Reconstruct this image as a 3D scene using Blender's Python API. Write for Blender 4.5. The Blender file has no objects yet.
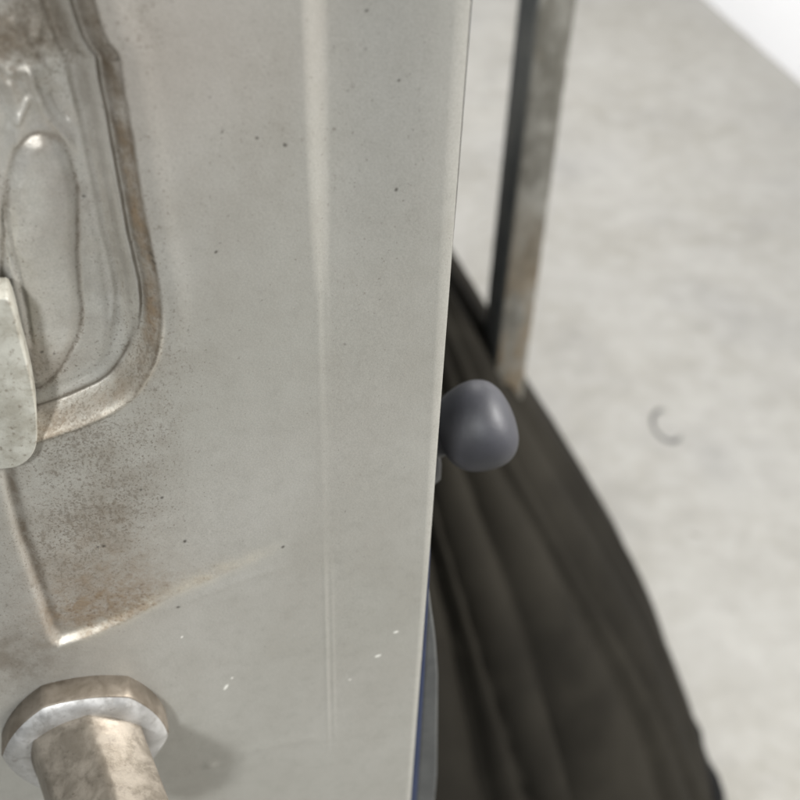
import bpy, bmesh, math
import numpy as np
from mathutils import Vector, Matrix
from mathutils import noise as mnoise

PI = math.pi
scene = bpy.context.scene
R = math.radians

# ------------------------------------------------------------------ camera
H = 1.30                      # camera height above the floor
F = 1100.0                    # focal length in pixels of an 800 px frame
PITCH = R(39.7)
cam_d = bpy.data.cameras.new('camera')
cam = bpy.data.objects.new('camera', cam_d)
scene.collection.objects.link(cam)
scene.camera = cam
ROT = Matrix.Rotation(PI/2 - PITCH, 3, 'X') @ Matrix.Rotation(math.atan2(60, 1325), 3, 'Z')
cam.matrix_world = Matrix.Translation((0, 0, H)) @ ROT.to_4x4()
cam_d.sensor_width = 36; cam_d.lens = 36*F/800
cam_d.clip_start = 0.01; cam_d.clip_end = 200
cam_d.dof.use_dof = True
cam_d.dof.focus_distance = 0.245
cam_d.dof.aperture_fstop = 16
cam_d.dof.aperture_blades = 0

# ------------------------------------------------------------------ world, lamps, exposure
w = bpy.data.worlds.new('World'); scene.world = w; w.use_nodes = True
w.node_tree.nodes['Background'].inputs[0].default_value = (0.86, 0.90, 0.93, 1)
w.node_tree.nodes['Background'].inputs[1].default_value = 0.34

def area(name, loc, target, sx, sy, watts, col):
    l = bpy.data.lights.new(name, 'AREA'); l.shape = 'RECTANGLE'
    l.size = sx; l.size_y = sy; l.energy = watts; l.color = col
    o = bpy.data.objects.new(name, l); scene.collection.objects.link(o)
    o.location = loc
    o.rotation_euler = (Vector(target) - Vector(loc)).to_track_quat('-Z', 'Y').to_euler()
    return o
area('window_light', (-0.42, -1.95, 2.75), (0, 0.2, 1.1), 0.28, 0.28, 62, (0.95, 0.98, 1.0))
area('raking_light_right', (2.0, 0.42, 2.45), (0.1, 0.35, 0.9), 1.2, 0.6, 155, (1.0, 0.985, 0.965))  # added raking lamp from the right, brings out the sheet's relief
scene.view_settings.view_transform = 'Standard'
scene.view_settings.look = 'None'
scene.view_settings.gamma = 1.0
scene.view_settings.exposure = 0.05
scene.render.engine = 'CYCLES'

# ------------------------------------------------------------------ helpers
def ray(px, py):
    return ROT @ Vector(((px-400)/F, -(py-400)/F, -1.0))
def on_floor(px, py, z=0.0):
    d = ray(px, py); t = (z-H)/d.z
    return Vector((0, 0, H)) + d*t
def at_y(px, py, Y):                      # point on the upright plane y = Y
    d = ray(px, py); return Vector((0, 0, H)) + d*(Y/d.y)

def link(o, parent=None):
    scene.collection.objects.link(o)
    if parent: o.parent = parent
    return o
def empty(name, loc, label, cat):
    o = bpy.data.objects.new(name, None); o.location = loc
    o.empty_display_size = 0.02
    o['label'] = label; o['category'] = cat
    return link(o)
def from_bm(name, bm, mat, parent=None, smooth=True, origin=None):
    bmesh.ops.recalc_face_normals(bm, faces=bm.faces)
    me = bpy.data.meshes.new(name); bm.to_mesh(me); bm.free()
    me.materials.append(mat)
    if smooth: me.polygons.foreach_set('use_smooth', [True]*len(me.polygons))
    o = bpy.data.objects.new(name, me)
    return link(o, parent)
def bevel(o, wdt, seg=3, angle=30):
    m = o.modifiers.new('bevel', 'BEVEL'); m.width = wdt; m.segments = seg
    m.limit_method = 'ANGLE'; m.angle_limit = R(angle); m.harden_normals = False
    return o

class NT:
    """small node graph writer"""
    def __init__(s, name):
        s.m = bpy.data.materials.new(name); s.m.use_nodes = True
        s.t = s.m.node_tree; s.b = s.t.nodes['Principled BSDF']
    def n(s, kind, ins=None, **props):
        x = s.t.nodes.new(kind)
        for k, v in props.items(): setattr(x, k, v)
        for k, v in (ins or {}).items():
            if hasattr(v, 'is_linked') or isinstance(v, bpy.types.NodeSocket): s.t.links.new(v, x.inputs[k])
            else: x.inputs[k].default_value = v
        return x
    def coord(s, kind='Object'):
        return s.n('ShaderNodeTexCoord').outputs[kind]
    def mapping(s, scale=(1, 1, 1), loc=(0, 0, 0), vec=None):
        return s.n('ShaderNodeMapping', {'Vector': vec or s.coord(), 'Scale': scale, 'Location': loc}).outputs[0]
    def noise(s, scale, detail=4, rough=.55, vec=None, dist=0):
        return s.n('ShaderNodeTexNoise', {'Vector': vec or s.coord(), 'Scale': scale, 'Detail': detail, 'Roughness': rough, 'Distortion': dist}).outputs[0]
    def ramp(s, fac, a, b, va=0.0, vb=1.0, kind='SMOOTHSTEP'):
        return s.n('ShaderNodeMapRange', {'Value': fac, 'From Min': a, 'From Max': b, 'To Min': va, 'To Max': vb}, interpolation_type=kind).outputs[0]
    def math(s, op, a, b=0.0, c=None):
        x = s.t.nodes.new('ShaderNodeMath'); x.operation = op
        for i, v in enumerate((a, b) if c is None else (a, b, c)):
            if isinstance(v, bpy.types.NodeSocket): s.t.links.new(v, x.inputs[i])
            else: x.inputs[i].default_value = v
        return x.outputs[0]
    def mix(s, fac, a, b):
        x = s.n('ShaderNodeMix', data_type='RGBA')
        for i, v in ((0, fac), (6, a), (7, b)):
            if isinstance(v, bpy.types.NodeSocket): s.t.links.new(v, x.inputs[i])
            else: x.inputs[i].default_value = v
        return x.outputs[2]
    def attr(s, name):
        return s.n('ShaderNodeAttribute', attribute_name=name).outputs['Fac']
    def set(s, **kw):
        for k, v in kw.items():
            k = k.replace('_', ' ')
            if isinstance(v, bpy.types.NodeSocket): s.t.links.new(v, s.b.inputs[k])
            else: s.b.inputs[k].default_value = v
    def bump(s, h, strength, dist):
        x = s.n('ShaderNodeBump', {'Height': h, 'Strength': strength, 'Distance': dist})
        s.t.links.new(x.outputs[0], s.b.inputs['Normal'])

def rgb(r, g, b): return (r, g, b, 1)

# ------------------------------------------------------------------ materials
def mat_floor():
    m = NT('polished concrete')
    v = m.coord('Object')
    a = m.noise(2.2, 6, .55, v); b = m.noise(7.0, 5, .6, v, .6); c = m.noise(60, 3, .6, v)
    big = m.ramp(a, .36, .66); mid = m.ramp(b, .36, .68)
    col = m.mix(big, rgb(.205, .196, .170), rgb(.245, .238, .217))
    col = m.mix(m.math('MULTIPLY', mid, .4), col, rgb(.29, .283, .262))
    col = m.mix(m.math('MULTIPLY', m.ramp(m.noise(3.4, 5, .55, m.mapping((1, 1, 1), (7, 3, 1), v), .3), .48, .76), .35), col, rgb(.145, .143, .138))
    col = m.mix(m.math('MULTIPLY', m.ramp(c, .60, .75), .18), col, rgb(.17, .16, .145))
    col = m.mix(m.math('MULTIPLY', m.ramp(m.noise(19, 5, .65, v), .40, .66), .38), col, rgb(.315, .308, .285))
    col = m.mix(m.math('MULTIPLY', m.ramp(m.noise(34, 4, .6, m.mapping((1, 1, 1), (2, 8, 1), v)), .52, .70), .30), col, rgb(.165, .158, .145))
    col = m.mix(m.ramp(m.noise(13, 2, .5, m.mapping((1, 1, 1), (5, 1, 3), v)), .74, .78, 0, .6), col, rgb(.12, .11, .095))
    # open ring left by a can: worn dark arc of its own shape
    p = on_floor(661, 425)
    sep = m.n('ShaderNodeSeparateXYZ', {0: v})
    dx = m.math('SUBTRACT', sep.outputs[0], p.x + .012); dy = m.math('SUBTRACT', sep.outputs[1], p.y)
    rr = m.math('SQRT', m.math('ADD', m.math('POWER', m.math('MULTIPLY', dx, 1.35), 2), m.math('POWER', m.math('MULTIPLY', dy, .82), 2)))
    ring = m.ramp(m.math('ABSOLUTE', m.math('SUBTRACT', rr, .036)), .002, .0075, 1, 0)
    open_ = m.ramp(m.math('ADD', dx, m.math('MULTIPLY', dy, .25)), -.004, .022, 1, 0)
    fac = m.math('MULTIPLY', m.math('MULTIPLY', ring, open_), m.ramp(m.noise(40, 2, .5, v), .3, .6, .7, 1.0))
    col = m.mix(fac, col, rgb(.02, .019, .017))
    m.set(Base_Color=col, Roughness=m.ramp(b, .3, .7, .5, .65))
    m.bump(m.noise(60, 3, .5, v), .10, .002)
    return m.m

def mat_wall():
    m = NT('white wall paint')
    col = m.mix(m.noise(6, 4), rgb(.86, .86, .87), rgb(.90, .90, .91))
    m.set(Base_Color=col, Roughness=.55); m.bump(m.noise(180, 2), .15, .002)
    return m.m

def mat_panel():
    m = NT('dirty silver paint')
    v = m.coord('Object')
    # object space of the panel: x to the right, y outwards, z up, in metres
    base = m.mix(m.ramp(m.noise(14, 4, .5, v), .35, .65), rgb(.43, .42, .38), rgb(.47, .457, .42))
    base = m.mix(m.attr('warm'), base, rgb(.50, .445, .40))
    base = m.mix(m.math('MULTIPLY', m.attr('gloss'), m.ramp(m.noise(110, 4, .6, v), .3, .65, .25, .8)), base, rgb(.66, .64, .58))
    base = m.mix(m.attr('cream'), base, rgb(.72, .66, .53))  # includes the painted-in crease highlight
    broad = m.noise(24, 5, .6, m.mapping((1, 1, .5), (2, 0, 5), v))
    base = m.mix(m.ramp(broad, .42, .72, 0, .30), base, rgb(.33, .305, .265))
    # faint wipe marks
    wipe = m.noise(95, 3, .5, m.mapping((1, .3, .25), (0, 0, 0), v))
    base = m.mix(m.ramp(wipe, .50, .80, 0, .08), base, rgb(.60, .59, .55))
    # metallic flake grain
    fl = m.noise(2600, 2, .6, v)
    base = m.mix(m.ramp(fl, .35, .65, 0, .22), base, rgb(.23, .225, .20))
    haze = m.noise(220, 5, .65, v)
    base = m.mix(m.ramp(haze, .45, .75, 0, .22), base, rgb(.27, .26, .225))
    # grime: speckle whose density follows the painted-on dirt map
    g = m.attr('grime')
    sp = m.noise(1700, 2, .6, v); sp2 = m.noise(820, 3, .6, m.mapping((1, 1, .7), (3, 1, 2), v))
    th = m.math('SUBTRACT', m.ramp(g, 0, 1, .70, .47, 'LINEAR'), 0.0)
    s1 = m.ramp(m.math('SUBTRACT', sp, th), -.02, .14)
    s2 = m.ramp(m.math('SUBTRACT', sp2, th), -.02, .16)
    base = m.mix(m.math('MULTIPLY', m.math('MAXIMUM', s1, m.math('MULTIPLY', s2, .8)), .60), base, rgb(.075, .054, .034))
    base = m.mix(m.math('MULTIPLY', g, m.ramp(m.noise(75, 5, .65, v), .3, .7, .2, .8)), base, rgb(.20, .17, .13))
    base = m.mix(m.math('MULTIPLY', m.attr('film'), m.ramp(m.noise(170, 5, .7, v), .34, .64, .35, 1)), base, rgb(.115, .085, .055))  # dirt film colour, also the painted shade of groove and corner
    # rust film and rusty grains
    r = m.attr('rust')
    rn = m.noise(420, 5, .7, m.mapping((1, 1, 1), (9, 4, 1), v), .5)
    base = m.mix(m.math('MULTIPLY', r, m.ramp(rn, .30, .66, .25, .95)), base, rgb(.255, .19, .125))
    base = m.mix(m.math('MULTIPLY', r, m.ramp(m.noise(1100, 3, .6, v), .52, .72, 0, .7)), base, rgb(.14, .09, .055))
    # loose spots and chips
    base = m.mix(m.attr('spot'), base, rgb(.045, .038, .03))
    base = m.mix(m.attr('chip'), base, rgb(.9, .88, .82))
    ro = m.ramp(haze, .3, .7, .30, .40)
    ro = m.math('ADD', ro, m.math('MULTIPLY', m.math('MAXIMUM', g, r), .25))
    ro = m.math('SUBTRACT', ro, m.math('MULTIPLY', m.attr('gloss'), .0))
    m.set(Base_Color=base, Roughness=ro, Metallic=.45)
    m.b.inputs['Coat Weight'].default_value = .0
    m.b.inputs['Coat Roughness'].default_value = .3
    h = m.math('ADD', m.math('MULTIPLY', m.noise(1500, 3, .6, v), .35), m.math('MULTIPLY', haze, .6))
    h = m.math('ADD', h, m.math('MULTIPLY', m.math('MULTIPLY', rn, m.math('MAXIMUM', g, r)), 1.8))
    m.bump(h, .30, .0004)
    return m.m

def mat_plate():
    m = NT('grey painted steel plate')
    v = m.coord('Object')
    base = m.mix(m.ramp(m.noise(150, 5, .65, v), .35, .7), rgb(.41, .40, .35), rgb(.27, .255, .21))
    base = m.mix(m.ramp(m.noise(700, 4, .7, v), .54, .70, 0, .7), base, rgb(.13, .105, .075))
    m.set(Base_Color=base, Roughness=.42, Metallic=.1)
    m.bump(m.noise(500, 4, .6, v), .3, .0004)
    return m.m

def mat_bolt(name, c1, c2, c3, rough, metal, sc=1.0, spots=.75):
    m = NT(name)
    v = m.coord('Object')
    st = v
    a = m.ramp(m.noise(150*sc, 5, .6, st, .4), .33, .70)
    base = m.mix(a, rgb(*c1), rgb(*c2))
    base = m.mix(m.ramp(m.noise(330*sc, 6, .75, m.mapping((1, 1, 1), (4, 2, 6), v)), .48, .74, 0, spots*.75), base, rgb(*c3))
    base = m.mix(m.ramp(m.noise(900*sc, 4, .7, v), .60, .72, 0, .45), base, rgb(*[x*.5 for x in c3]))
    m.set(Base_Color=base, Roughness=m.ramp(a, 0, 1, rough, min(1, rough+.2)), Metallic=metal)
    m.bump(m.noise(500*sc, 4, .55, st), .28, .0003)
    return m.m

def mat_simple(name, c1, c2, scale, rough, bumpd=.0005, metal=0):
    m = NT(name)
    v = m.coord('Object')
    m.set(Base_Color=m.mix(m.ramp(m.noise(scale, 5, .6, v), .35, .65), rgb(*c1), rgb(*c2)), Roughness=rough, Metallic=metal)
    m.bump(m.noise(scale*6, 3, .6, v), .3, bumpd)
    return m.m

def mat_post():
    m = NT('worn painted steel')
    v = m.coord('Object')
    a = m.ramp(m.noise(34, 6, .7, m.mapping((1, 1, .5), (0, 0, 0), v), .1), .36, .64)
    base = m.mix(a, rgb(.20, .194, .172), rgb(.085, .08, .066))
    low = m.ramp(m.n('ShaderNodeSeparateXYZ', {0: v}).outputs[2], .85, .55)
    rust = m.ramp(m.noise(24, 5, .65, m.mapping((1, 1, .4), (5, 2, 0), v)), .44, .6)
    base = m.mix(m.math('MULTIPLY', rust, m.math('MULTIPLY', low, .8)), base, rgb(.15, .105, .055))
    base = m.mix(m.ramp(m.noise(30, 5, .7, m.mapping((1, 1, .8), (1, 6, 0), v), .2), .58, .68, 0, .7), base, rgb(.11, .10, .08))
    # the left-hand face is coloured a darker blue-grey
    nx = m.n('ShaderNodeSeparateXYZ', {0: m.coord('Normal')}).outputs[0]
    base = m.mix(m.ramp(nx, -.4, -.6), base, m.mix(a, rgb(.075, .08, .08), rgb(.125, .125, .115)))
    m.set(Base_Color=base, Roughness=.5, Metallic=.1); m.bump(m.noise(60, 5, .6, v), .3, .003)
    return m.m

def mat_cloth():
    m = NT('dark cotton')
    v = m.coord('Object')
    base = m.mix(m.ramp(m.noise(5, 5, .6, v), .35, .65), rgb(.009, .0078, .0056), rgb(.019, .0168, .0125))
    m.set(Base_Color=base, Roughness=.85)
    m.b.inputs['Specular IOR Level'].default_value = .12
    m.bump(m.noise(220, 4, .6, v), .4, .002)
    return m.m

M_FLOOR = mat_floor(); M_WALL = mat_wall(); M_PANEL = mat_panel(); M_PLATE = mat_plate()
M_NUT = mat_bolt('dirty zinc', (.13, .108, .082), (.20, .172, .138), (.09, .07, .05), .45, .5)
M_RIM = mat_bolt('bare bright steel', (.38, .37, .355), (.52, .51, .495), (.17, .15, .125), .36, .65, .9, .8)
M_SHANK = mat_bolt('soiled tan steel', (.165, .142, .112), (.25, .22, .18), (.07, .055, .042), .38, .55, 1.0)
M_BALL = mat_simple('soft grey rubber', (.023, .023, .027), (.031, .031, .037), 60, .55, .0003)
M_FLANGE = mat_simple('grey rubber', (.07, .07, .075), (.09, .09, .095), 60, .5, .0003)
M_BLUE = mat_simple('blue film', (.009, .018, .055), (.013, .024, .07), 90, .5, .0003)
M_SEAL = mat_simple('grey door seal', (.055, .056, .054), (.075, .076, .072), 80, .7, .0003)
M_POST = mat_post(); M_CLOTH = mat_cloth()
M_HEM = mat_simple('black rubber', (.006, .006, .006), (.009, .009, .009), 30, .9, .001)
M_HEM.node_tree.nodes['Principled BSDF'].inputs['Specular IOR Level'].default_value = .15

# ------------------------------------------------------------------ setting
bm = bmesh.new()
bmesh.ops.create_grid(bm, x_segments=8, y_segments=8, size=9)
fl = from_bm('floor', bm, M_FLOOR, smooth=False); fl['kind'] = 'structure'

A = on_floor(706, 0); B = on_floor(802, 84)
d = (B-A).normalized(); nrm = Vector((-d.y, d.x, 0))
if nrm.dot(Vector((0, 0, 0)) - A) > 0: nrm = -nrm         # away from the camera
mid_ = (A+B)/2; lp = mid_ - nrm*1.15
area('wall_wash_light', (lp.x, lp.y, 2.3), (mid_.x, mid_.y, .05), 1.6, 0.4, 85, (1.0, 0.985, 0.98))  # added lamp washing the far wall to brighten it
P0 = A - d*5; P1 = B + d*2.2
bm = bmesh.new()
vs = [bm.verts.new(p) for p in (P0, P1, P1+nrm*.15, P0+nrm*.15)]
f = bm.faces.new(vs); e = bmesh.ops.extrude_face_region(bm, geom=[f])
bmesh.ops.translate(bm, verts=[x for x in e['geom'] if isinstance(x, bmesh.types.BMVert)], vec=(0, 0, 2.8))
wl = from_bm('wall', bm, M_WALL, smooth=False)
wl['label'] = 'bright white wall rising from the far corner of the concrete floor'; wl['category'] = 'wall'

# ------------------------------------------------------------------ the painted panel
YAW = R(17); PDIST = 0.185
N = Vector((math.sin(YAW), -math.cos(YAW), 0)); U = Vector((math.cos(YAW), math.sin(YAW), 0))
CAM = Vector((0, 0, H))
def uv(px, py, lift=0.0):                 # panel coordinates in mm: right, up
    d = ray(px, py); t = (-PDIST + lift*.001)/d.dot(N)
    P = CAM + d*t
    return (P.dot(U)*1000, (P.z-H)*1000)
def uvl(pts, lift=0.0): return np.array([uv(x, y, lift) for x, y in pts])

def panel_matrix():
    m = Matrix.Identity(4)
    m.col[0] = (*U, 0); m.col[1] = (*(-N), 0); m.col[2] = (0, 0, 1, 0)
    O = N*(-PDIST) + Vector((0, 0, H))
    m.col[3] = (*O, 1)
    return m
PM = panel_matrix()

UE = (uv(470, 0)[0] + uv(411, 800)[0])/2 + .25       # the upright right-hand edge
def axis(lo, flo, fhi, hi, step):
    mid = np.arange(flo, fhi, step)
    def tail(a, b):                             # growing steps outside the view
        out = []; x = a; s = step
        while (x < b) if b > a else (x > b):
            s *= 1.12; x += s if b > a else -s; out.append(x)
        return np.array(out)
    parts = []
    if lo < flo: parts.append(tail(flo, lo)[::-1])
    parts.append(mid)
    if hi > fhi: parts.append(tail(fhi, hi))
    return np.concatenate(parts)
u_left = min(uv(0, 0)[0], uv(0, 800)[0]) - 3
v_top = uv(470, 0)[1] + 3; v_top = max(v_top, uv(0, 0)[1]+3); v_bot = uv(0, 800)[1] - 3; v_bot = min(v_bot, uv(411, 800)[1]-3)
us = axis(u_left-70, u_left, UE-2.2, UE-2.2, 0.26)
us = np.concatenate([us, np.linspace(UE-2.1, UE, 16)])
vs_ = axis(v_bot-120, v_bot, v_top, v_top+110, 0.26)
GU, GV = np.meshgrid(us, vs_)
print('panel grid', GU.shape, 'UE', UE, 'u_left', u_left, 'v', v_bot, v_top)

def seg_dist(pts, X, Y, width=None):
    """distance to a polyline, running length 0..1 along it, side (+ left of travel)"""
    best = np.full(X.shape, 1e9); par = np.zeros(X.shape); side = np.zeros(X.shape)
    L = np.concatenate([[0], np.cumsum(np.hypot(*np.diff(pts, axis=0).T))])
    for i in range(len(pts)-1):
        a = pts[i]; b = pts[i+1]; ab = b-a; l2 = (ab**2).sum()
        t = np.clip(((X-a[0])*ab[0]+(Y-a[1])*ab[1])/l2, 0, 1)
        dx = X-(a[0]+t*ab[0]); dy = Y-(a[1]+t*ab[1]); dd = np.hypot(dx, dy)
        k = dd < best
        best = np.where(k, dd, best); par = np.where(k, (L[i]+t*math.sqrt(l2))/L[-1], par)
        side = np.where(k, np.sign(ab[0]*dy-ab[1]*dx), side)
    return best, par, side
def inside(poly, X, Y):
    c = np.zeros(X.shape, bool); n = len(poly)
    for i in range(n):
        x0, y0 = poly[i]; x1, y1 = poly[(i+1) % n]
        if y0 == y1: continue
        k = ((y0 > Y) != (y1 > Y)) & (X < (x1-x0)*(Y-y0)/(y1-y0)+x0)
        c ^= k
    return c
def catmull(pts, n=8, closed=False):
    pts = [np.array(p, float) for p in pts]
    P = ([pts[-1]]+pts+pts[:2]) if closed else ([2*pts[0]-pts[1]]+pts+[2*pts[-1]-pts[-2]])
    out = []
    for i in range(1, len(P)-2):
        for k in range(n):
            t = k/n; a, b, c, d_ = P[i-1], P[i], P[i+1], P[i+2]
            out.append(.5*((2*b)+(-a+c)*t+(2*a-5*b+4*c-d_)*t*t+(-a+3*b-3*c+d_)*t**3))
    if not closed: out.append(P[-2])
    return np.array(out)
def ss(x, a, b):
    t = np.clip((x-a)/(b-a), 0, 1); return t*t*(3-2*t)
rng = np.random.default_rng(5)
def vnoise(X, Y, scale, seed=0):
    """smooth value noise on the plane, about -1..1"""
    r = np.random.default_rng(seed); T = r.uniform(-1, 1, (256, 256))
    x = X/scale+1000.0; y = Y/scale+1000.0
    xi = np.floor(x).astype(int); yi = np.floor(y).astype(int); fx = x-xi; fy = y-yi
    fx = fx*fx*(3-2*fx); fy = fy*fy*(3-2*fy)
    g = lambda i, j: T[(yi+j) % 256, (xi+i) % 256]
    return (g(0, 0)*(1-fx)+g(1, 0)*fx)*(1-fy)+(g(0, 1)*(1-fx)+g(1, 1)*fx)*fy
def fbm(X, Y, scale, seed=0, n=4):
    s = 0; a = 1; t = 0
    for i in range(n):
        c_, s_ = math.cos(.7+1.3*i), math.sin(.7+1.3*i)      # turn every octave off the lattice
        s = s+a*vnoise(X*c_-Y*s_, X*s_+Y*c_, scale/2**i, seed+i); t += a; a *= .55
    return s/t

X, Y = GU, GV
hgt = .10*fbm(X, Y, 60, 1, 3) + .035*fbm(X, Y, 9, 4, 3)

# (1) pressed recess at upper left, three-step wall
out_px = [(70, -110), (84, -40), (98, 15), (108, 42), (119, 58), (124, 90), (134, 145), (149, 235), (160, 290), (162, 325), (155, 360), (138, 390), (115, 410), (85, 424), (50, 437)]
rec = catmull(uvl(out_px), 8)
poly = np.vstack([rec, uvl([(0, 450), (-60, 460)]), [[u_left-200, uv(0, 460)[1]], [u_left-200, 400], [rec[0][0], 400]]])
ins = inside(poly, X, Y)
rr = np.vstack([[[rec[0][0], 400]], rec, uvl([(0, 450), (-60, 460)]), [[u_left-200, uv(0, 460)[1]]]])
dist, par, _ = seg_dist(rr, X, Y)
sd = np.where(ins, dist, -dist)                       # + inside, mm
dist += 0
wob = .25*fbm(X, Y, 8, 20, 3)
s2 = sd + wob
bottomness = ss(-(Y - uv(150, 300)[1]), 0, 16)        # along the lower curve the wall turns plain
prof_side = -1.5*ss(s2, 0, .4) - 2.2*ss(s2, .6, 3.6) + 1.0*np.exp(-((s2-4.2)/.38)**2) - .5*np.exp(-((s2-3.3)/.5)**2) - 3.8*ss(s2, 4.4, 8.0) - .25*np.exp(-((s2-6.4)/.35)**2) + .3*np.exp(-((s2-9)/.5)**2)
prof_bot = .45*np.exp(-((s2+.1)/.5)**2) - 5.2*ss(s2, .3, 4.2) - .9*ss(s2, 4.2, 8) - .5*np.exp(-((s2-4.4)/.5)**2)
rec_h = prof_side*(1-bottomness)+prof_bot*bottomness
rec_h = np.where(sd > -2.5, rec_h, 0)
# soft swelling of the sheet just outside the pressing
rec_h += .25*np.exp(-((sd+3)/2.2)**2)*(~ins)*(1-bottomness)
hgt += rec_h
floor_in = ss(sd, 7.5, 10)

# (2) raised oval pad and sealer wrinkles inside the recess
LF = -6.0
pad = catmull(uvl([(40, 140), (62, 150), (75, 185), (76, 235), (77, 280), (80, 320), (68, 355), (40, 388), (14, 380), (2, 330), (6, 240), (12, 180), (22, 152)], LF), 6, True)
pin = inside(pad, X, Y); pd, _, _ = seg_dist(np.vstack([pad, pad[:1]]), X, Y)
ps = np.where(pin, pd, -pd) + .25*fbm(X, Y, 5, 31, 2)
hgt += .95*ss(ps, -.4, 2.2) - .35*np.exp(-((ps+.5)/.5)**2)
def wrinkle(pts, amp, wd, lift=LF):
    global hgt
    q = catmull(uvl(pts, lift), 6); dd, pp, sd_ = seg_dist(q, X, Y)
    hgt = hgt + amp*np.exp(-(dd/wd)**2)*ss(pp, 0, .2)*ss(1-pp, 0, .2)
wrinkle([(24, 60), (34, 90), (48, 118), (66, 140), (78, 160)], .8, .8)
wrinkle([(4, 70), (14, 100), (18, 130), (14, 160)], .9, 1.2)
wrinkle([(44, 20), (58, 60), (70, 100), (78, 130)], .6, .8)
wrinkle([(0, 180), (8, 240), (24, 300), (34, 360)], -.5, .6)
wrinkle([(86, 190), (96, 260), (104, 320), (98, 360)], .25, 1.0)
wrinkle([(-5, 60), (10, 75), (28, 74), (40, 88)], .4, .8)
wrinkle([(6, 20), (22, 34), (30, 52), (46, 60)], .45, .8)
wrinkle([(14, 130), (24, 112), (30, 96)], .6, .6)
wrinkle([(50, 90), (60, 112), (72, 126)], -.5, .5)
wrinkle([(30, -10), (40, 20), (36, 50)], .7, .9)
hgt += floor_in*(.6*fbm(X, Y*.45+.15*X, 7, 40, 3)+.10*fbm(X, Y, 2.2, 53, 3)+.6*np.clip(fbm(X, Y*.6, 3.5, 47, 3), 0, 1)*ss(Y-uv(40, 150, LF)[1], -6, 10))

# (3) long upright bend in the sheet, fading downwards
k0 = uvl([(316, 0)])[0][0]; k1 = uvl([(331, 760)])[0][0]
vtop_, vbot_ = uv(316, 0)[1], uv(331, 760)[1]
tt = np.clip((vtop_-Y)/(vtop_-vbot_), -.5, 1.3)
kc = k0+(k1-k0)*tt
lineY = np.array([uv(320, y)[1] for y in (0, 120, 230, 300, 420, 540, 600, 700, 760)])
wid = np.interp(-Y, -lineY, [5.6, 5.4, 4.8, 3.2, 2.4, 2.4, 2.6, 2.2, 1.2])
amp = np.interp(-Y, -lineY, [2.3, 2.1, 1.4, .36, .12, .07, .16, .14, 0])
hgt += -amp*ss(X-kc, -wid/2, wid/2)
hgt += 1.0*amp*ss(X-kc, 2, 24)                          # the sheet climbs back towards the edge
for off, a_ in ((-.7, .07), (1.1, .09)):
    bead = a_*np.exp(-((X-kc-off)/.5)**2)*np.interp(-Y, -lineY, [0, 0, .2, .5, .1, .0, .9, 1.1, 0])
    hgt += bead
# (4) rolled right edge, flatter towards the bottom
ew = np.interp(-Y, -lineY, [3.4, 3.4, 3.2, 2.8, 2.4, 2.0, 1.8, 1.8, 1.8])
ed = UE-X
hgt += -.8*np.clip((ew-ed)/ew, 0, 1)**1.6 * (ew/3.4)

# (5) shallow pressed pocket: upright wall at left, slanting lower wall dying out to the right
cre = catmull(uvl([(30, 655), (57, 648), (100, 634), (130, 620), (165, 601), (215, 578), (262, 558), (300, 540)]), 6)
cd, cp, cs = seg_dist(cre, X, Y)
above = np.where(cs > 0, cd, -cd)
gro = catmull(uvl([(2, 455), (9, 480), (21, 531), (39, 585), (57, 642)]), 6)
gd, gp, gs = seg_dist(gro, X, Y)
rightof = np.where(gs > 0, gd, -gd)                    # travel is downwards: left of travel = right in view
in_v = ss(above, -.2, 2.6); in_h = ss(rightof, -1.6, 1.2)
fade_r = 1-ss(X, uv(90, 600)[0], uv(305, 545)[0])
rec_v = np.exp(-np.clip(above, 0, None)/24)
below_top = 1-ss(Y, uv(40, 560)[1]-4, uv(30, 470)[1]+2)
dep = 2.1*in_v*in_h*(.25+.75*rec_v)*fade_r*(1-.75*ss(rightof, 2, 30))*(.55+.45*below_top)
dep *= 1-ss(Y, uv(60, 470)[1], uv(60, 425)[1])
hgt -= dep
hgt += -1.0*np.exp(-(np.clip(np.abs(rightof+.2), 0, None)/1.1)**2)*(gd < 5)*ss(gp, 0, .08)*ss(1-gp, 0, .06)
gx = np.interp(Y, gro[::-1, 1], gro[::-1, 0])
hgt += -1.2*ss(gx-X, 1.5, 14)*np.exp(-((Y-uv(10, 600)[1])/26)**2)
# faint second fold under the slanting wall
f2 = catmull(uvl([(150, 618), (200, 596), (250, 577), (300, 562)]), 6)
fd, fp, fs = seg_dist(f2, X, Y)
hgt += .16*np.exp(-(fd/1.4)**2)*ss(fp, 0, .3)*ss(1-fp, 0, .3)
hgt += .12*np.exp(-(seg_dist(uvl([(150, 790), (240, 752), (310, 738)]), X, Y)[0]/2.2)**2)
# (6) spot-weld like dent and dimple low in the sheet
def bump_at(px, py, r, a):
    global hgt
    c = uv(px, py); hgt = hgt+a*np.exp(-(np.hypot(X-c[0], Y-c[1])/r)**2)
bump_at(210, 765, 1.7, .28); bump_at(335, 565, 1.6, -.10)

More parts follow.
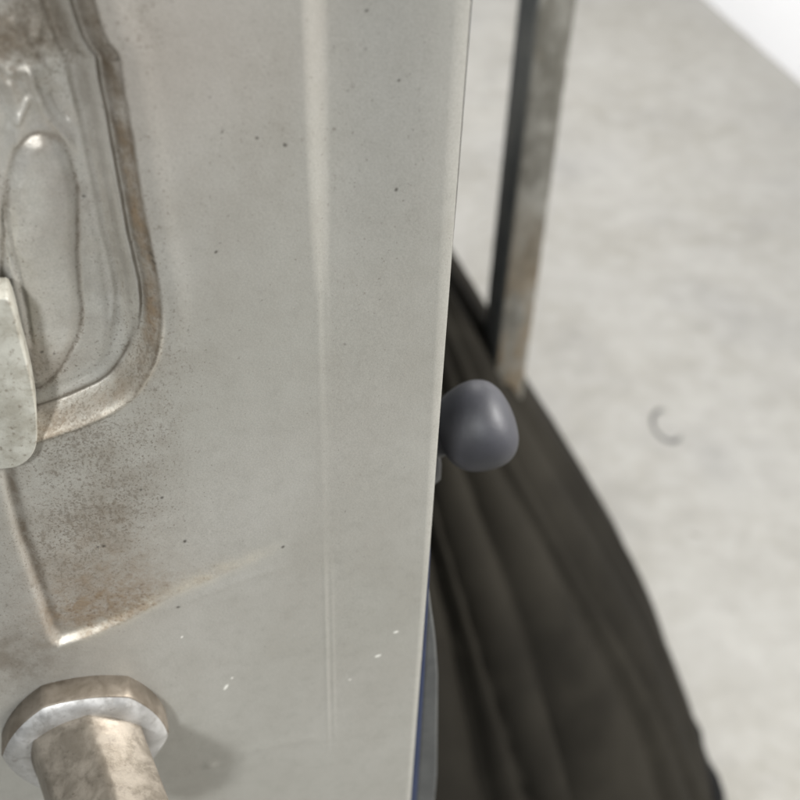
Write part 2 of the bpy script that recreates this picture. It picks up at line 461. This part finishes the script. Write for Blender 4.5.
# ---- masks (dirt, rust, chips, painted-in shading and highlight)
def blob(px, py, rx, ry, rot=0, lift=0.0):
    c = uv(px, py, lift); s = math.hypot(*(np.array(uv(px+10, py, lift))-np.array(c)))/10
    sy = abs(uv(px, py+10, lift)[1]-c[1])/10
    dx = (X-c[0])/(rx*s); dy = (Y-c[1])/(ry*sy); a = R(rot)
    return np.exp(-((dx*math.cos(a)+dy*math.sin(a))**2+(-dx*math.sin(a)+dy*math.cos(a))**2))
n1 = fbm(X, Y, 10, 60, 4); n2 = fbm(X, Y, 4, 70, 4)
grime = (.95*blob(12, 40, 55, 50, 0, LF)+.5*blob(50, 10, 30, 50, 0, LF)+.35*blob(140, 20, 30, 45)+.60*blob(95, 485, 80, 90)+.42*blob(60, 560, 80, 70)+.3*blob(150, 330, 60, 120)+.2*blob(240, 120, 110, 120)
         + .35*blob(100, 436, 60, 22)+.45*blob(15, 250, 22, 60, 0, LF)+.4*blob(30, 350, 25, 40, 0, LF)+.2*blob(170, 400, 30, 50)+.16)
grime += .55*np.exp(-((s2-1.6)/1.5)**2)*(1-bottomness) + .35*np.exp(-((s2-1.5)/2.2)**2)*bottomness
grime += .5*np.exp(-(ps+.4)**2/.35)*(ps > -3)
grime += .25*blob(20, 640, 60, 50)
grime *= .85+.35*n1
grime = np.clip(grime, 0, 1)
film = .30*ss(n1+.3*n2, -.1, .6)*blob(90, 480, 75, 70) + .35*blob(10, 660, 60, 40) + .8*np.exp(-((rightof-.4)/1.3)**2)*(gd < 5)*ss(1-gp, 0, .05) + (.62+.55*n1+.5*n2)*ss(s2, .1, .4)*(1-ss(s2+.8*n2, 2.6, 4.0))*(1-bottomness) + .55*np.exp(-((s2-4.6)/.8)**2)*bottomness  # dirt film, plus groove and lower-left corner shading painted in
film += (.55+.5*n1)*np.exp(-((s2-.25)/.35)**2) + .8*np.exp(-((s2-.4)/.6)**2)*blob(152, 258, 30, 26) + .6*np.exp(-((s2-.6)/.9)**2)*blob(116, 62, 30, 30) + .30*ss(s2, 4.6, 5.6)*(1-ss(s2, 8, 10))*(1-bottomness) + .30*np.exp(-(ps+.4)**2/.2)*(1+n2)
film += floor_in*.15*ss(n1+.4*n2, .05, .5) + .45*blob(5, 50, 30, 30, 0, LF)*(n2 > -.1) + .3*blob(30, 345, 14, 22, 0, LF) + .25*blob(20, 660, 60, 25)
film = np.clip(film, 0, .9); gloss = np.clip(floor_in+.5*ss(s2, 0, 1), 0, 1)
rust = (1.5*blob(115, 608, 55, 26, 12)+.65*blob(218, 578, 24, 12, 10)+.5*blob(75, 620, 30, 22)+.35*blob(100, 560, 60, 50))*ss(above, -.4, .8)
rust += 1.2*np.exp(-((s2-1.7)/1.2)**2)*(1-bottomness)*ss(-(Y-uv(120, 60)[1]), 0, 25) + .5*np.exp(-((s2-2.0)/1.6)**2)*bottomness
rust += .55*blob(5, 55, 40, 50, 0, LF)+.3*blob(35, 350, 20, 20, 0, LF)+.5*blob(45, 142, 25, 10, 0, LF)
rust = np.clip(rust*(.8+.7*n2), 0, 1)
cream = np.clip(.6*np.exp(-((above-1.6)/2.2)**2)*(cd < 12)*ss(cp, .06, .2)*ss(1-cp, 0, .35)*(.8+.8*n2), 0, .9)  # highlight along the crease painted in as a cream streak
cream = np.maximum(cream, np.clip(.55*np.exp(-((s2-.2)/.7)**2)*bottomness*(.8+.9*n2), 0, 1))
warm = np.clip(.8*blob(150, 40, 150, 130)+.45*blob(40, 200, 120, 120)+.4*blob(80, 600, 120, 70)+.5*floor_in*ss(n1, -.3, .6), 0, 1)*.75
spot = np.zeros(X.shape); chip = np.zeros(X.shape)
spots = [(285, 145, 3.2), (257, 138, 2.0), (222, 132, 1.8), (216, 252, 2.6), (220, 243, 1.5), (228, 216, 1.6), (397, 191, 2.4), (400, 82, 2.0), (369, 14, 2.2), (350, 95, 1.5), (368, 52, 1.6),
         (283, 547, 3.0), (185, 542, 2.4), (178, 607, 2.4), (104, 548, 3.2), (98, 549, 2.2), (162, 498, 2.2), (141, 490, 2.2), (345, 345, 1.6), (210, 97, 1.4), (224, 130, 1.4), (118, 62, 2.6), (84, 200, 2.2), (42, 350, 2.4), (54, 351, 1.8),
         (152, 257, 3.0), (154, 264, 2.8), (276, 60, 1.2), (300, 230, 1.1), (262, 300, 1.2), (355, 137, 1.4), (240, 330, 1.1), (188, 330, 1.4), (192, 372, 1.3), (380, 300, 1.0)]
for (a_, b_, r_) in spots:
    c = uv(a_, b_, LF if a_ < 90 and b_ < 400 else 0); s = math.hypot(*(np.array(uv(a_+10, b_))-np.array(c)))/10 if not (a_ < 90 and b_ < 400) else .2
    ang = rng.uniform(0, PI); dx = X-c[0]; dy = Y-c[1]
    q = np.hypot((dx*math.cos(ang)+dy*math.sin(ang))/1.3, -dx*math.sin(ang)+dy*math.cos(ang))*(1+.35*n2)
    spot = np.maximum(spot, (1-ss(q, r_*s*.2, r_*s*.95))*(.85 if r_ > 1.7 else .5))
for _ in range(150):                                    # finer random pin pricks of dirt
    uu = rng.uniform(u_left, UE-3); vv = rng.uniform(v_bot, v_top); r_ = rng.uniform(.10, .26)
    q = np.hypot(X-uu, Y-vv); spot = np.maximum(spot, (1-ss(q, r_*.4, r_*1.2))*rng.uniform(.15, .55))
for (a_, b_, la, lb, ang) in [(226, 687, 5.2, 1.8, 62), (378, 656, 3.6, 1.8, 15), (396, 632, 2.8, 1.6, 10), (182, 637, 2, 1.2, 60), (232, 678, 1.8, 1.0, 50), (350, 680, 1.6, .8, 20)]:
    c = uv(a_, b_); s = math.hypot(*(np.array(uv(a_+10, b_))-np.array(c)))/10; t = R(ang)
    dx = X-c[0]; dy = Y-c[1]
    q = np.hypot((dx*math.cos(t)+dy*math.sin(t))/(la*s), (-dx*math.sin(t)+dy*math.cos(t))/(lb*s))
    chip = np.maximum(chip, 1-ss(q, .55, 1.1))

root = bpy.data.objects.new('metal_panel', None); root.matrix_world = PM @ Matrix.Translation((UE*.001, 0, v_bot*.001)); root.empty_display_size = .03
root['label'] = 'dirty silver painted metal panel with a pressed recess, rust stains and a thick bolt'; root['category'] = 'metal panel'
link(root)
OFF = np.array([UE*.001, 0, v_bot*.001])
def to_root(pts): return np.asarray(pts) - OFF

nv, nu = GU.shape
co = np.stack([GU*.001, -hgt*.001, GV*.001], -1).reshape(-1, 3)
# border returns: sides and back of the folded sheet, 14 mm deep
border = np.concatenate([np.arange(nu), np.arange(1, nv)*nu+nu-1, (nv-1)*nu+np.arange(nu-2, -1, -1), np.arange(nv-2, 0, -1)*nu])
b1 = co[border].copy(); b1[:, 1] += .0006
b1[:, 0] = np.where(np.isclose(b1[:, 0], UE*.001, atol=1e-6), b1[:, 0]+.00018, b1[:, 0])
b2 = b1.copy(); b2[:, 1] = .014
allco = np.vstack([co, b1, b2, b2[:1]*0+b2.mean(0)])
i0 = (np.arange(nv-1)[:, None]*nu+np.arange(nu-1)[None]).reshape(-1)
quads = np.stack([i0, i0+1, i0+nu+1, i0+nu], -1)
nb = len(border); base1 = nv*nu; base2 = base1+nb; nxt = (np.arange(nb)+1) % nb
q1 = np.stack([border[nxt], border, base1+np.arange(nb), base1+nxt], -1)
q2 = np.stack([base1+nxt, base1+np.arange(nb), base2+np.arange(nb), base2+nxt], -1)
quads = np.vstack([quads, q1, q2])
tris = np.stack([base2+nxt, base2+np.arange(nb), np.full(nb, base2+nb)], -1)
loops = np.concatenate([quads.reshape(-1), tris.reshape(-1)])
starts = np.concatenate([np.arange(len(quads))*4, len(quads)*4+np.arange(len(tris))*3])
me = bpy.data.meshes.new('sheet')
me.vertices.add(len(allco)); me.vertices.foreach_set('co', to_root(allco).astype(np.float32).reshape(-1))
me.loops.add(len(loops)); me.loops.foreach_set('vertex_index', loops.astype(np.int32))
me.polygons.add(len(starts)); me.polygons.foreach_set('loop_start', starts.astype(np.int32))
me.update(calc_edges=True); me.validate()
me.polygons.foreach_set('use_smooth', np.ones(len(me.polygons), bool))
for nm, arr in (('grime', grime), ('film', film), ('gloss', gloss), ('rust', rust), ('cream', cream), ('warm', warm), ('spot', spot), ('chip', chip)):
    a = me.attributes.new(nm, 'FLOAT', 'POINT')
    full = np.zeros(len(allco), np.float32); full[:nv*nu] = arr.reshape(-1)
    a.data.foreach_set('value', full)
me.materials.append(M_PANEL)
sheet = bpy.data.objects.new('sheet', me); link(sheet, root)

def loc_pt(u, v, out):                       # mm on the panel -> root space, out = towards the viewer
    return Vector((u*.001-OFF[0], -out*.001, v*.001-OFF[2]))

def plate_from(pts_px, lift, thick, name, mat, bev, parent=root):
    q = catmull(uvl(pts_px, lift), 5, True)
    bm = bmesh.new(); vs = [bm.verts.new(loc_pt(a, b, lift-thick)) for a, b in q]
    f = bm.faces.new(vs); e = bmesh.ops.extrude_face_region(bm, geom=[f])
    bmesh.ops.translate(bm, verts=[x for x in e['geom'] if isinstance(x, bmesh.types.BMVert)], vec=(0, -thick*.001, 0))
    o = from_bm(name, bm, mat, parent); bevel(o, bev*.001, 4, 40)
    return o
# overlapping tongue of plate at the left border
plate_from([(-60, 260), (-6, 296), (10, 302), (22, 345), (32, 385), (37, 420), (35, 450), (20, 466), (-4, 470), (-60, 474)], 2.6, 7.5, 'latch_plate', M_PLATE, 1.3)

# ---- bolt with hexagonal collar
BC = uv(86, 727, 1.0)                        # where the axis meets the sheet
S = math.hypot(*(np.array(uv(94, 752))-np.array(uv(84, 752))))/10     # mm per px here
bolt = bpy.data.objects.new('bolt', None); bolt.location = loc_pt(BC[0], BC[1], 0); bolt.empty_display_size = .01
link(bolt, root)
def ring_loft(rings, name, mat, parent, cap0=True, cap1=True):
    """rings: list of (depth towards viewer mm, [(x,z) mm]) """
    bm = bmesh.new(); R_ = []
    for dpt, pts in rings: R_.append([bm.verts.new((x*.001, -dpt*.001, z*.001)) for x, z in pts])
    n = len(R_[0])
    if name == 'shank':
        for row in R_:
            for v_ in row: v_.co.x += -v_.co.y*.22-.0016
    for a, b in zip(R_, R_[1:]):
        for i in range(n): bm.faces.new((a[i], a[(i+1) % n], b[(i+1) % n], b[i]))
    if cap0: bm.faces.new(R_[0])
    if cap1: bm.faces.new(R_[-1])
    return from_bm(name, bm, mat, parent)
def hexr(r, rot=0, k=.5, n=96, sides=6):
    """rounded polygon: k=0 circle, k=1 sharp"""
    out = []
    for i in range(n):
        t = 2*PI*i/n; a = ((t-R(rot)) % (2*PI/sides)) - PI/sides
        rp = r*math.cos(PI/sides)/math.cos(a)
        rad = rp*k + r*.93*(1-k)
        out.append((rad*math.cos(t), rad*math.sin(t)))
    return out
RO = 82*S
HR = -8
rings = [(-1.5, hexr(RO*1.0, HR, .38)), (6.2, hexr(RO*1.0, HR, .38)), (6.8, hexr(RO*.985, HR, .38))]
ring_loft(rings, 'collar', M_NUT, bolt)
rings = [(6.8, hexr(RO*.985, HR, .38)), (7.5, hexr(RO*.95, HR, .36)), (8.2, hexr(RO*.88, HR, .25)), (8.5, hexr(RO*.80, HR, .2)), (8.5, hexr(RO*.72, HR, 0)), (8.1, hexr(RO*.66, HR, 0))]
ring_loft(rings, 'bright_rim', M_RIM, bolt, False, True)
RI = 60*S
rings = [(7.0, hexr(RI*1.02, 24, .3)), (9, hexr(RI*.96, 24, .85)), (35, hexr(RI*.94, 24, .85)), (38, hexr(RI*.90, 24, .7)), (39.5, hexr(RI*.78, 24, .5)), (40, hexr(RI*.6, 24, .2))]
ring_loft(rings, 'shank', M_SHANK, bolt)

# ---- strip of blue film and grey seal behind the right edge
def slab(name, mat, x0, marks, y0, y1, bev):
    """upright strip behind the sheet; marks = (picture height, mm it reaches past the edge)"""
    zs = [uv(420, m_[0])[1]-v_bot for m_ in marks][::-1]; xs = [m_[1] for m_ in marks][::-1]
    bm = bmesh.new(); n = 60; rows = []
    for i in range(n+1):
        z = zs[0]+(zs[-1]-zs[0])*i/n; xb = float(np.interp(z, zs, xs))
        rows.append([bm.verts.new((a*.001, b*.001, z*.001)) for a, b in ((x0, y0), (xb, y0), (xb, y1), (x0, y1))])
    for a, b in zip(rows, rows[1:]):
        for i in range(4): bm.faces.new((a[i], a[(i+1) % 4], b[(i+1) % 4], b[i]))
    bm.faces.new(rows[0]); bm.faces.new(rows[-1])
    o = from_bm(name, bm, mat, root, smooth=False); bevel(o, bev*.001, 2, 50); return o
slab('edge_film', M_BLUE, -3, [(520, .2), (560, 1.2), (600, 1.6), (700, 2.4), (800, 3.1), (1050, 3.9)], 3.0, 5.0, .3)
slab('folded_lip', M_HEM, -3, [(-60, .42), (0, .40), (200, .36), (300, .2), (420, -.3)], 1.3, 1.8, .05)
slab('door_seal', M_SEAL, -6, [(560, .2), (620, 3.6), (660, 6.2), (700, 8.2), (800, 11.2), (1050, 13.0)], 6.5, 13, .8)

# ------------------------------------------------------------------ grey ball knob behind the edge
KD = 0.315
def cam_pt(px, py, depth):
    d_ = ray(px, py); return CAM + d_*depth
kc_ = cam_pt(476, 427, KD)
kn = empty('ball_knob', kc_, 'smooth dark grey rubber ball knob poking out behind the panel edge', 'knob')
ax = (ROT @ Vector((.90, .36, .20))).normalized()
q = ax.to_track_quat('Z', 'Y')
kr = 44/F*KD
def lathe(prof, name, mat, parent, n=64):
    bm = bmesh.new(); rows = []
    for r_, z_ in prof:
        rows.append([bm.verts.new((r_*math.cos(2*PI*i/n), r_*math.sin(2*PI*i/n), z_)) for i in range(n)])
    for a, b in zip(rows, rows[1:]):
        for i in range(n): bm.faces.new((a[i], a[(i+1) % n], b[(i+1) % n], b[i]))
    bm.faces.new(rows[0]); bm.faces.new(rows[-1])
    bmesh.ops.transform(bm, matrix=q.to_matrix().to_4x4(), verts=bm.verts)
    return from_bm(name, bm, mat, parent)
def knob_prof():
    # blunt rounded cap, widest near its middle, drawn in to a neck behind
    pts = [(.36, -.86), (.60, -.80), (.85, -.58), (.98, -.28), (1.04, .08), (1.01, .38), (.87, .64), (.62, .81), (.30, .89), (.10, .90), (.002, .901)]
    return [(max(kr*x, 1e-5), kr*y*.97) for x, y in catmull(pts, 6)]
lathe(knob_prof(), 'ball', M_BALL, kn)
lathe([(kr*.36, -kr*1.9), (kr*.36, -kr*.8)], 'stem', M_FLANGE, kn)
lathe([(kr*.5, -kr*1.60), (kr*.80, -kr*1.56), (kr*.90, -kr*1.42), (kr*.84, -kr*1.24), (kr*.60, -kr*1.12), (kr*.34, -kr*1.08)], 'flange', M_FLANGE, kn)

# ------------------------------------------------------------------ steel post
PY = .95
pb = at_y(500, 400, PY); ptp = at_y(546, 0, PY)
px_ = (pb.x+ptp.x)/2
post = empty('steel_post', (px_, PY, 0), 'worn square steel post with a dark blue-grey side standing behind the dark cloth', 'post')
pw = .0385
bm = bmesh.new(); bmesh.ops.create_cube(bm, size=1); bmesh.ops.scale(bm, vec=(pw, pw, 2.3), verts=bm.verts); bmesh.ops.translate(bm, vec=(0, 0, 1.16), verts=bm.verts)
bmesh.ops.rotate(bm, cent=(0, 0, 0), matrix=Matrix.Rotation(0, 3, 'Z'), verts=bm.verts)
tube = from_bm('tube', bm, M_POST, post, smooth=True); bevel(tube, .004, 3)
bm = bmesh.new(); bmesh.ops.create_cube(bm, size=1); bmesh.ops.scale(bm, vec=(.10, .10, .006), verts=bm.verts); bmesh.ops.translate(bm, vec=(0, 0, .004), verts=bm.verts)
ft = from_bm('foot_plate', bm, M_POST, post, smooth=True); bevel(ft, .0015, 2)
post.rotation_euler.z = R(21)

# ------------------------------------------------------------------ dark cloth cover with folds
# right-hand outline read as a profile: height, distance, reach
outline = [(425, 205), (452, 252), (490, 312), (519, 395), (563, 450), (618, 550), (655, 620), (683, 690), (702, 745), (713, 795)]
dist_y = [1.02, 1.00, .98, .96, .935, .885, .85, .82, .80, .785]
prof = []
for (a_, b_), yy in zip(outline, dist_y):
    p = at_y(a_, b_, yy); prof.append((max(p.z, .004), p.x, yy))
prof[-1] = (.0, prof[-1][1], prof[-1][2]) if prof[-1][0] < .05 else prof[-1]
print('cloth profile', [tuple(round(x, 3) for x in p) for p in prof])
cloth_root = empty('cloth_cover', (-.06, .85, 0), 'dark olive-black cloth cover hanging in long deep folds onto the concrete floor', 'cloth cover')
cz = [p[0] for p in prof][::-1]; cx = [p[1] for p in prof][::-1]; cy = [p[2] for p in prof][::-1]
if cz[0] > .004: cz = [0.0]+cz; cx = [cx[0]+.01]+cx; cy = [cy[0]-.02]+cy
ztop = cz[-1]
NA, NZ = 480, 220
bm = bmesh.new(); rows = []
AX = -.07
fold_a = np.random.default_rng(12)
NP = 34
crease = [2*PI*(k+fold_a.uniform(-.2, .2))/NP for k in range(NP)]
cdep = [fold_a.uniform(.55, 1.1) for k in range(NP)]
for j in range(NZ+1):
    z = ztop*(j/NZ)
    xr = float(np.mean([np.interp(z+q_, cz, cx) for q_ in (-.05, -.03, -.01, .01, .03, .05)])) if z > .05 else np.interp(z, cz, cx); yc = np.interp(z, cz, cy)
    rr_ = xr-AX; low = 1-z/ztop
    row = []
    for i in range(NA):
        th = 2*PI*i/NA
        twist = th + .35*low*math.sin(th*1.0+.5)
        ph = th - .30*low - .05*math.sin(z*7+th*2)
        cr = [c + .05*math.sin(z*6+k_*2.3) for k_, c in enumerate(crease)]
        ph = (ph-cr[0]) % (2*PI)+cr[0]
        k0_ = 0
        for k_ in range(NP):
            if cr[k_] <= ph: k0_ = k_
        c0 = cr[k0_]; c1 = cr[k0_+1] if k0_+1 < NP else cr[0]+2*PI
        t_ = min(max((ph-c0)/(c1-c0), 0), 1)
        dd_ = cdep[k0_]*(1-t_)+cdep[(k0_+1) % NP]*t_
        f_ = 1-dd_*(1-math.sin(PI*t_)**.55)
        am = .028+.058*low**.8
        side = abs(math.cos(th))**3*(1 if math.cos(th) > 0 else 0)    # keep the outline where it was read
        wr = mnoise.noise(Vector((math.cos(th)*3, math.sin(th)*3, z*5)))*.012
        r_ = rr_ - am*(1-f_)*(1-.85*side) + wr
        row.append(bm.verts.new((AX+r_*math.cos(th)*1.0+.06, yc+r_*.82*math.sin(th)-.85, z+.003)))
    rows.append(row)
for a, b in zip(rows, rows[1:]):
    for i in range(NA): bm.faces.new((a[i], a[(i+1) % NA], b[(i+1) % NA], b[i]))
c_ = bm.verts.new((AX+.06, cy[-1]-.85, ztop+.03))
for i in range(NA): bm.faces.new((rows[-1][i], rows[-1][(i+1) % NA], c_))
hem_pts = [v_.co.copy() for v_ in rows[0]]
from_bm('drape', bm, M_CLOTH, cloth_root)
bm = bmesh.new(); rows = []
cen = Vector((AX+.06, cy[0]-.85, 0))
for i in range(0, NA, 4):
    p = hem_pts[i]; o_ = (p-cen); o_.z = 0; o_.normalize(); p = Vector((p.x, p.y, .012))
    rows.append([bm.verts.new(p+o_*(.011*math.cos(t)+.002)+Vector((0, 0, .011*math.sin(t)))) for t in [2*PI*k/12 for k in range(12)]])
for a, b in zip(rows, rows[1:]+rows[:1]):
    for i in range(12): bm.faces.new((a[i], a[(i+1) % 12], b[(i+1) % 12], b[i]))
from_bm('hem', bm, M_HEM, cloth_root)
